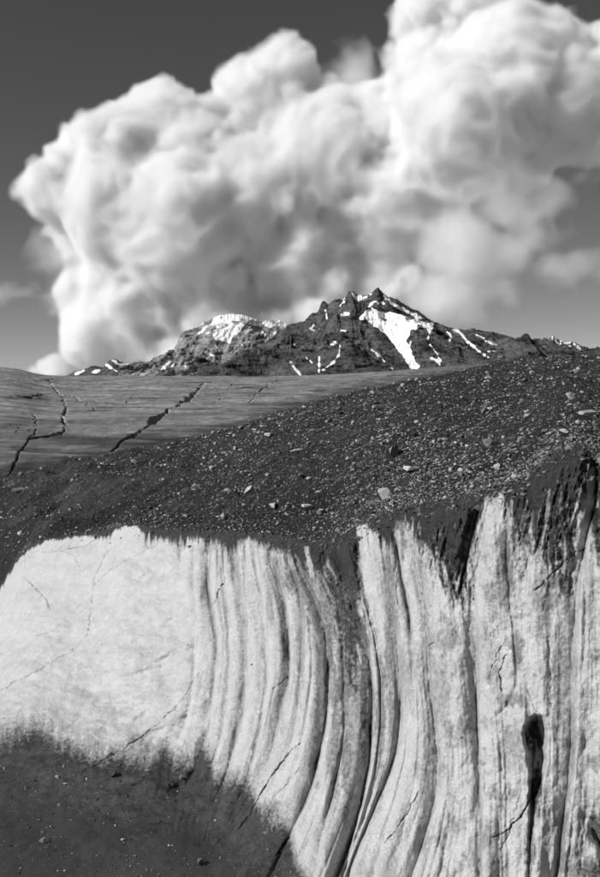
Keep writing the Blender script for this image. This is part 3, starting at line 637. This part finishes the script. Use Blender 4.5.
G = 'small stones strewn over the dark debris slope'
short = ['diamond-shaped slab', 'upright blocky boulder', 'long slab under the blocky boulder', 'bright block by the ice edge', 'flat slab under the diamond-shaped one', None, 'wedge stone high on the right', None,
         'slab at the middle of the slope', 'stone by the glacier edge', 'chunky stone over the clean ice', None, 'flat stone at the far left', 'flat stone above the deep flutes', None, 'pointed stone in the dense gravel', 'stone over the smooth hummock']
DIRS = ['right', 'upper right', 'upper side', 'upper left', 'left', 'lower left', 'lower side', 'lower right']
made = []
for i in vis:
    t_ = RS.rand(); mt = MPALE if t_ > .72 else (MMID if t_ > .22 else MDARK)
    o = put_stone(pos[i], sz[i], RS.randint(14), mt, RS.uniform(0, 6.3), (RS.uniform(-.35, .35), RS.uniform(-.35, .35)), RS.uniform(.8, 1.25), .22)
    word = {'pale_stone': 'pale', 'grey_stone': 'grey', 'dark_stone': 'dark'}[mt.name]
    made.append((o, i, word))
near = []
for k, (o, i, word) in enumerate(made):
    for j, nm_ in enumerate(short):
        if nm_:
            dx, dy = qx[i] - named[j][0], qy[i] - named[j][1]; d = math.hypot(dx, dy)
            if d < 42: near.append((d, k, j, DIRS[int(round(math.atan2(-dy, dx) / (math.pi / 4))) % 8]))
near.sort(); used = set(); lab_ = {}
for d, k, j, dr_ in near:
    key = (j, dr_, made[k][2])
    if key in used: continue
    used.add(key)
    if k not in lab_: lab_[k] = '%s stone nearest the %s on its %s' % (made[k][2], short[j], dr_)
ORD = ['leftmost', 'second from left', 'third from left', 'fourth from left', 'fifth from left', 'sixth from left', 'seventh from left', 'eighth from left', 'ninth from left', 'tenth from left', 'eleventh from left', 'twelfth from left']
XZ = [(90, 'at the far left of the slope'), (180, 'above the smooth ice hummock'), (250, 'above the first shallow flutes'), (320, 'above the deep curved flutes'), (390, 'at the slope centre'), (450, 'right of the slope centre'), (510, 'above the dark-stained ice'), (560, 'towards the right edge'), (700, 'at the far right edge')]
def zone(k):
    i = made[k][1]; t = (qy[i] - float(itp(qx[i], LIP))) / (float(itp(qx[i], CREST)) - float(itp(qx[i], LIP)))
    row = 'near the ice lip' if t < .2 else ('low on the slope' if t < .42 else ('halfway up' if t < .66 else 'near the crest'))
    return made[k][2], row, next(n for x, n in XZ if qx[i] < x)
zs_ = {}
for k in range(len(made)): zs_.setdefault(zone(k), []).append(k)
for z_, ks in zs_.items():
    ks.sort(key=lambda k: qx[made[k][1]])
    for r_, k in enumerate(ks):
        txt = ('only %s stone %s %s' % z_) if len(ks) == 1 else ('%s %s stone %s %s' % ((ORD[min(r_, 11)],) + z_))
        tag(made[k][0], lab_.get(k, txt), 'stone', G)
def gravel(name, pos, sz, tones, sink=.3):
    V_, T_, A_ = [], [], []; off = 0
    sh = RS.randint(0, 14, len(pos))
    for k in range(14):
        id_ = np.where(sh == k)[0]
        if not len(id_): continue
        V, T = SHP[k][1], SHP[k][2]; n = len(id_)
        a = RS.uniform(0, 6.283, n); tx = RS.normal(0, .35, n)
        x = V[None, :, 0] * np.cos(a)[:, None] - V[None, :, 1] * np.sin(a)[:, None]
        y = V[None, :, 0] * np.sin(a)[:, None] + V[None, :, 1] * np.cos(a)[:, None]
        z = V[None, :, 2] * RS.uniform(.8, 1.3, n)[:, None]
        y, z = y * np.cos(tx)[:, None] - z * np.sin(tx)[:, None], y * np.sin(tx)[:, None] + z * np.cos(tx)[:, None]
        P = np.stack([x, y, z], -1) * sz[id_][:, None, None]
        P[..., 2] += (sz[id_] * (.25 - sink * .5))[:, None]
        P += pos[id_][:, None]
        V_.append(P.reshape(-1, 3)); A_.append(np.repeat(tones[id_], len(V)))
        T_.append((T[None] + (off + np.arange(n) * len(V))[:, None, None]).reshape(-1, 3)); off += n * len(V)
    V_ = np.concatenate(V_); T_ = np.concatenate(T_); A_ = np.concatenate(A_)
    me = bpy.data.meshes.new(name); me.vertices.add(len(V_)); me.vertices.foreach_set('co', V_.reshape(-1).astype(np.float32))
    me.loops.add(T_.size); me.loops.foreach_set('vertex_index', T_.reshape(-1).astype(np.int32))
    me.polygons.add(len(T_)); me.polygons.foreach_set('loop_start', np.arange(0, T_.size, 3, dtype=np.int32))
    me.update(calc_edges=True)
    at_ = me.attributes.new('tone', 'FLOAT', 'POINT'); at_.data.foreach_set('value', A_.astype(np.float32))
    me.materials.append(MGRAV)
    o = bpy.data.objects.new(name, me); col.objects.link(o); o['kind'] = 'stuff'
    print(name, len(pos), 'stones', len(T_), 'triangles'); return o
rest = np.array([i for i in order if i not in vs], int)[:110000]
def tones(n): return np.clip(.09 + .36 * RS.rand(n) ** 1.9 + (RS.rand(n) > .95) * .15, .03, .5)
gravel('gravel', pos[rest], sz[rest], tones(len(rest)))
# grit on the glacier plain by the debris edge, and lip rubble
# pebbles and grit on the mud and in front of the toe
nl = 9000
lc = RS.randint(0, PW.shape[1], nl); lw = RS.rand(nl) ** 2.0 * 16
lrow = np.array([min(int(l_ / (PYB - lip[c_]) * 559), 40) for l_, c_ in zip(lw, lc)])
lpos = PW[lrow, lc] + RS.normal(0, .01, (nl, 3)); ls = .014 * RS.rand(nl) ** (-1 / 2.3)
ls = np.minimum(ls, .13); kp = RS.rand(nl) < sstep(180, 420, WX[0, lc]) * .85 + .12
gravel('lip_rubble', lpos[kp], ls[kp], tones(kp.sum()) * .6, .5)
def on_ground(px, py):
    a, b = ray(px, py); Y = float(ground_hit(px, py)); return np.array([a * Y, Y, b * Y])
def on_wall(px, py):
    c = int(np.argmin(np.abs(wx - px))); r = int(np.argmin(np.abs(WY[:, c] - py))); return PW[r, c]
def on_front(px, py):
    g = on_ground(px, py); q = on_wall(px, py); return q if q[1] < g[1] else g
peb = [(42,842,8,4,1.0,'p',.5,'largest pale pebble on the dark mud at the lower left'),
 (123,840,5.5,0,1.0,'p',1.,'pale pebble on the mud, right of the largest pale one'),
 (59,806,5,1,1.0,'m',2.,'grey pebble on the mud above the largest pale one'),
 (65,784,6,5,1.0,'p',.3,'lower of two pale pebbles side by side at the foot of the ice'),
 (57,778,6,3,1.0,'p',.1,'upper of two pale pebbles side by side at the foot of the ice'),
 (114,777,9,1,1.1,'d',.6,'dark angular stone where the smooth ice meets the mud'),
 (199,864,10,4,1.0,'m',1.2,'grey rounded stone on the mud low beside the flutes'),
 (216,821,5,0,1.2,'p',1.5,'small pale stone on the mud just under the ice toe'),
 (97,856,4,2,1.0,'m',.8,'tiny grey pebble on the mud below the middle of the hummock')]
for (px, py, wpx, i, zs, tn, rot, lab) in peb:
    p = on_front(px, py); s = wpx * p[1] / F
    tag(put_stone(p, s, i, MM[tn], rot, (0, .1), zs, .12, 'pebble'), lab, 'pebble')
for (px, py, wpx, lab) in [(252,665,3.2,'black speck of rock melted into the clean ice right of the left flutes'),(102,644,2.2,'tiny dark stone on the smooth white ice hummock'),(188,645,2.2,'tiny dark stone on the white ice left of the first flute'),(462,738,3.5,'dark chip of rock stuck on the ice wall beside the tall crack')]:
    p = on_wall(px, py); s = wpx * p[1] / F
    tag(put_stone(p + np.array([0, 0, -s * .3]), s, 4, MDARK, .4, (0, 0), 1., 0, 'rock_chip'), lab, 'rock chip')
NG = 5200
gp = np.stack([RS.uniform(-30, 330, NG), 877 + 30 - (RS.rand(NG) ** 1.2) * 190], -1)
tg2 = itp(gp[:, 0], TOE); ok = gp[:, 1] > tg2 - 14 + RS.normal(0, 9, NG); gp = gp[ok]
gpos = np.array([on_front(a, b) for a, b in gp]); gs = (.9 + .5 * RS.rand(len(gp)) ** -.45 - .5) * gpos[:, 1] / F
gs = np.minimum(gs, 3.6 * gpos[:, 1] / F)
gravel('grit', gpos, gs, np.clip(.04 + .40 * RS.rand(len(gp)) ** 2.2, .03, .5), .3)
# sparse stones melting out of the plain
NPp = 2600
pxs = RS.uniform(-20, 620, NPp); Yp = 40 * (RS.rand(NPp) ** -.45); Yp = np.minimum(Yp, 400)
Xp = (pxs - CX) / F * Yp; Zp = plain_z(Xp, Yp, pxs)
gravel('scattered_stones', np.stack([Xp, Yp, Zp + .05], -1), np.minimum(.5 + .4 * RS.rand(NPp) ** -.5, 2.6) * Yp / F, np.clip(.03 + .2 * RS.rand(NPp) ** 2, .03, .4), .2)
# ---------------------------------------------------------------- cumulus cloud: a real volume, 7 km away
def spline_up(g, shape):
    """smooth (B-spline) upsampling of a small random lattice"""
    for ax in range(3):
        n, m = g.shape[ax], shape[ax]
        t = np.linspace(1, n - 2.001, m); i = np.floor(t).astype(int); f = t - i
        M = np.zeros((m, n), np.float32); r = np.arange(m)
        M[r, i - 1] = (1 - f)**3 / 6; M[r, i] = (3*f**3 - 6*f**2 + 4) / 6
        M[r, i + 1] = (-3*f**3 + 3*f**2 + 3*f + 1) / 6; M[r, np.minimum(i + 2, n - 1)] += f**3 / 6
        g = np.moveaxis(np.tensordot(M, g, (1, ax)), 0, ax)
    return g.astype(np.float32)
def build_cloud(name, D, box, vox, blobs, wisps, label, dens, seed=3, levels=(20, 10), edge=58., namp=36., core=False):
    rs = np.random.RandomState(seed); u = D / F                       # metres per pixel at that distance
    (px0, px1, py0, py1, y0, y1) = box
    lo = at(px0, py1, D) ; hi = at(px1, py0, D)
    lo = np.array([lo[0], D + y0 * u, lo[2]]); hi = np.array([hi[0], D + y1 * u, hi[2]])
    n = np.ceil((hi - lo) / vox).astype(int) + 1; hi = lo + (n - 1) * vox
    f = np.full(n[::-1], -1e3, np.float32)                            # z, y, x order: x runs fastest
    ax = [lo[k] + np.arange(n[k]) * vox for k in range(3)]
    def stamp(f, c, r, sq=(1, 1, 1), pad=None):
        pad = 3.2 * vox if pad is None else pad
        s = []
        for k in range(3):
            a = int(np.clip((c[k] - r * sq[k] - pad - lo[k]) // vox, 0, n[k])); b = int(np.clip((c[k] + r * sq[k] + pad - lo[k]) // vox + 1, 0, n[k]))
            if b <= a: return
            s.append((a, b))
        X = ((ax[0][s[0][0]:s[0][1]] - c[0]) / sq[0])**2; Y = ((ax[1][s[1][0]:s[1][1]] - c[1]) / sq[1])**2; Z = ((ax[2][s[2][0]:s[2][1]] - c[2]) / sq[2])**2
        d = (r - np.sqrt(Z[:, None, None] + Y[None, :, None] + X[None, None, :])).astype(np.float32)
        v = f[s[2][0]:s[2][1], s[1][0]:s[1][1], s[0][0]:s[0][1]]
        np.maximum(v, d, out=v)
    def kids(c, r, cnt, lo_, hi_):
        out = []
        for _ in range(cnt):
            v = rs.normal(size=3); v /= np.linalg.norm(v)
            if v[2] < -.3: v[2] *= -.6
            rr = r * rs.uniform(lo_, hi_)
            out.append((c + v * (r - rr * .45), rr))
        return out
    for (x, y, r, dy) in blobs:
        c = at(x, y, D); c[1] += dy * u; stamp(f, c, r * u * .95, (1, 1, 1), 150)
    f = np.maximum(f, -150)
    for ax_ in range(3):                                              # melt the big masses into one body
        for _ in range(2):
            cs = np.cumsum(np.concatenate([np.repeat(np.take(f, [0], ax_), 4, ax_), f, np.repeat(np.take(f, [-1], ax_), 3, ax_)], ax_), ax_, dtype=np.float64)
            f = ((np.take(cs, range(7, cs.shape[ax_]), ax_) - np.take(cs, range(0, cs.shape[ax_] - 7), ax_)) / 7.).astype(np.float32)
    for (x, y, r, dy) in blobs:
        c = at(x, y, D); c[1] += dy * u; r = r * u * (1.15 if core else .88)
        if core: stamp(f, c, r)
        for c1, r1 in kids(c, r, levels[0], .20, .42):
            stamp(f, c1, r1)
            for c2, r2 in kids(c1, r1, levels[1], .24, .48): stamp(f, c2, r2)
    f = np.maximum(f, -400)
    sh = f.shape
    nz = 0
    for k, per in enumerate((620., 300., 150., 80., 44.)):
        g = rs.uniform(-1, 1, [max(5, int(s * vox / per) + 4) for s in sh]).astype(np.float32)
        up = spline_up(g, sh)
        if k in (1, 2, 3): up = 1.1 - 3.2 * np.abs(up)                # billows
        nz = nz + up * (.74 ** k)
    f = f + (nz - nz.mean()) * namp * 1.9
    d = np.clip(f / edge, 0, 1) ** 1.4
    if wisps:
        g = np.full(sh, -1e3, np.float32)
        for (x, y, r, dy, sx, sz) in wisps:
            c = at(x, y, D); c[1] += dy * u; stamp(g, c, r * u, (sx, 1.2, sz), 60)
        g = np.maximum(g, -900) + (nz - nz.mean()) * 130 - 50
        d = np.maximum(d, np.clip(g / 300, 0, 1) * .24)
    # never let the box cut the cloud
    for k in range(3):
        e = np.clip(np.minimum(np.arange(sh[k]), np.arange(sh[k])[::-1]) / 3., 0, 1)
        d = d * e.reshape([-1 if j == k else 1 for j in range(3)])
    N = d.size
    me = bpy.data.meshes.new(name); me.vertices.add(N)
    a = me.attributes.new('cloud_density', 'FLOAT', 'POINT'); a.data.foreach_set('value', d.reshape(-1).astype(np.float32))
    o = bpy.data.objects.new(name, me); col.objects.link(o)
    gt = bpy.data.node_groups.new(name, 'GeometryNodeTree')
    gt.interface.new_socket('Geometry', in_out='INPUT', socket_type='NodeSocketGeometry')
    gt.interface.new_socket('Geometry', in_out='OUTPUT', socket_type='NodeSocketGeometry')
    N_ = gt.nodes.new; L = gt.links.new
    gi = N_('NodeGroupInput'); go = N_('NodeGroupOutput'); vc = N_('GeometryNodeVolumeCube')
    si = N_('GeometryNodeSampleIndex'); si.data_type = 'FLOAT'; si.domain = 'POINT'; si.clamp = True
    na = N_('GeometryNodeInputNamedAttribute'); na.data_type = 'FLOAT'; na.inputs['Name'].default_value = 'cloud_density'
    L(gi.outputs[0], si.inputs['Geometry']); L(na.outputs[0], si.inputs['Value'])
    vc.inputs['Min'].default_value = lo; vc.inputs['Max'].default_value = hi
    for k, s in enumerate('XYZ'): vc.inputs['Resolution ' + s].default_value = int(n[k])
    vc.inputs['Background'].default_value = 0
    pos = N_('GeometryNodeInputPosition'); sx = N_('ShaderNodeSeparateXYZ'); L(pos.outputs[0], sx.inputs[0])
    ids = []
    for k in range(3):
        m1 = N_('ShaderNodeMath'); m1.operation = 'SUBTRACT'; L(sx.outputs[k], m1.inputs[0]); m1.inputs[1].default_value = lo[k]
        m2 = N_('ShaderNodeMath'); m2.operation = 'DIVIDE'; L(m1.outputs[0], m2.inputs[0]); m2.inputs[1].default_value = vox
        fi = N_('FunctionNodeFloatToInt'); fi.rounding_mode = 'ROUND'; L(m2.outputs[0], fi.inputs[0]); ids.append(fi.outputs[0])
    def im(o_, a_, b_):
        m = N_('FunctionNodeIntegerMath'); m.operation = o_
        for i, x in enumerate((a_, b_)):
            if isinstance(x, int): m.inputs[i].default_value = x
            else: L(x, m.inputs[i])
        return m.outputs[0]
    idx = im('ADD', im('MULTIPLY', im('ADD', im('MULTIPLY', ids[2], int(n[1])), ids[1]), int(n[0])), ids[0])
    L(idx, si.inputs['Index']); L(si.outputs[0], vc.inputs['Density'])
    sm = N_('GeometryNodeSetMaterial')
    m = bpy.data.materials.new(name + '_vapour'); m.use_nodes = True; t = m.node_tree; t.nodes.clear()
    out = t.nodes.new('ShaderNodeOutputMaterial'); pv = t.nodes.new('ShaderNodeVolumePrincipled')
    pv.inputs['Color'].default_value = (.99, .99, .99, 1); pv.inputs['Density'].default_value = dens
    pv.inputs['Anisotropy'].default_value = 0.0
    t.links.new(pv.outputs[0], out.inputs['Volume'])
    m.cycles.volume_step_rate = 1.6
    me.materials.append(m); sm.inputs['Material'].default_value = m
    # added hull of very thin vapour, a mesh body around the cloud volume
    m2 = bpy.data.materials.new(name + '_vapour_hull'); m2.use_nodes = True; t = m2.node_tree; t.nodes.clear()
    out = t.nodes.new('ShaderNodeOutputMaterial'); pv = t.nodes.new('ShaderNodeVolumePrincipled')
    pv.inputs['Color'].default_value = (1, 1, 1, 1); pv.inputs['Density'].default_value = .0003
    t.links.new(pv.outputs[0], out.inputs['Volume']); me.materials.append(m2)
    vm = N_('GeometryNodeVolumeToMesh'); vm.resolution_mode = 'VOXEL_SIZE'; vm.inputs['Voxel Size'].default_value = 48.
    vm.inputs['Threshold'].default_value = .12
    s2 = N_('GeometryNodeSetMaterial'); s2.inputs['Material'].default_value = m2; jn = N_('GeometryNodeJoinGeometry')
    L(vc.outputs[0], vm.inputs[0]); L(vm.outputs[0], s2.inputs['Geometry'])
    L(vc.outputs[0], sm.inputs['Geometry']); L(sm.outputs[0], jn.inputs[0]); L(s2.outputs[0], jn.inputs[0]); L(jn.outputs[0], go.inputs[0])
    mod = o.modifiers.new('density', 'NODES'); mod.node_group = gt
    tag(o, label, 'cloud')
    print('cloud voxels', N, n)
    return o
BLOBS = [(62,195,38,-20),(88,170,44,0),(128,160,52,-10),(165,128,46,0),(190,150,50,-10),(225,150,55,20),(245,84,38,10),(282,76,42,10),(262,110,45,0),
 (120,215,58,-30),(82,228,34,0),(180,235,80,-30),(112,295,42,0),(95,345,34,10),(130,335,45,0),(104,375,28,10),(250,205,85,0),(320,170,80,0),(330,130,50,10),
 (300,265,85,10),(215,300,72,0),(385,140,62,0),(430,70,50,0),(428,20,42,0),(470,30,50,0),(500,95,72,-50),(558,62,42,0),(545,115,55,-60),(600,85,48,-20),
 (590,135,42,-40),(640,100,60,0),(690,140,60,0),(450,150,75,-70),(395,215,70,-20),(450,210,46,-20),(375,290,62,0),(428,280,40,0),(500,165,44,-60),(470,190,45,-30),
 (290,345,60,0),(390,320,35,0),(430,315,25,0),(200,360,60,0),(480,-20,60,10),(545,155,22,-40),(420,300,46,0),(438,262,46,0),(350,320,60,0),(105,330,46,0),(150,305,60,0),(84,292,28,0),(300,330,70,0),(235,340,70,0)]
WISPS = [(355,78,34,0,1,1),(335,84,22,0,1,1),(480,228,42,-110,1.2,1),(512,220,28,-115,1.2,1),(475,268,34,-105,1.4,.9),(530,281,28,-115,1.8,.7),(570,287,22,-120,1.8,.6),(450,258,50,-100,1.2,1),
 (548,200,18,-110,1.2,.9),(575,170,26,-90,1.4,1),(430,306,42,-100,1.2,.8),(350,330,60,0,1.5,1),(60,250,30,0,1.2,1),(70,290,28,0,1,1),(470,300,30,-105,1.3,.8),(505,252,28,-112,1.2,.8)]
build_cloud('cumulus_cloud', 7000., (-5, 770, -100, 420, -170, 165), 16., BLOBS, WISPS,
            'huge white cumulus cloud towering behind the snowy mountains', .030)
build_cloud('small_cloud', 7400., (15, 95, 335, 400, -40, 40), 12., [(44,368,9,0),(54,366,11,0),(64,368,9,0),(72,373,8,0),(34,372,6,0),(56,376,14,0)], [],
            'tiny white cloud low on the horizon left of the big cumulus', .03, seed=5, edge=50., namp=12., core=True)
build_cloud('wisp_of_cloud', 7400., (-50, 60, 255, 340, -40, 40), 14., [], [(2,293,24,0,1.8,.6),(30,308,14,0,1.6,.6),(-20,290,20,0,1.5,.8)],
            'faint ragged wisp of cloud at the left edge of the sky', .03, seed=6)
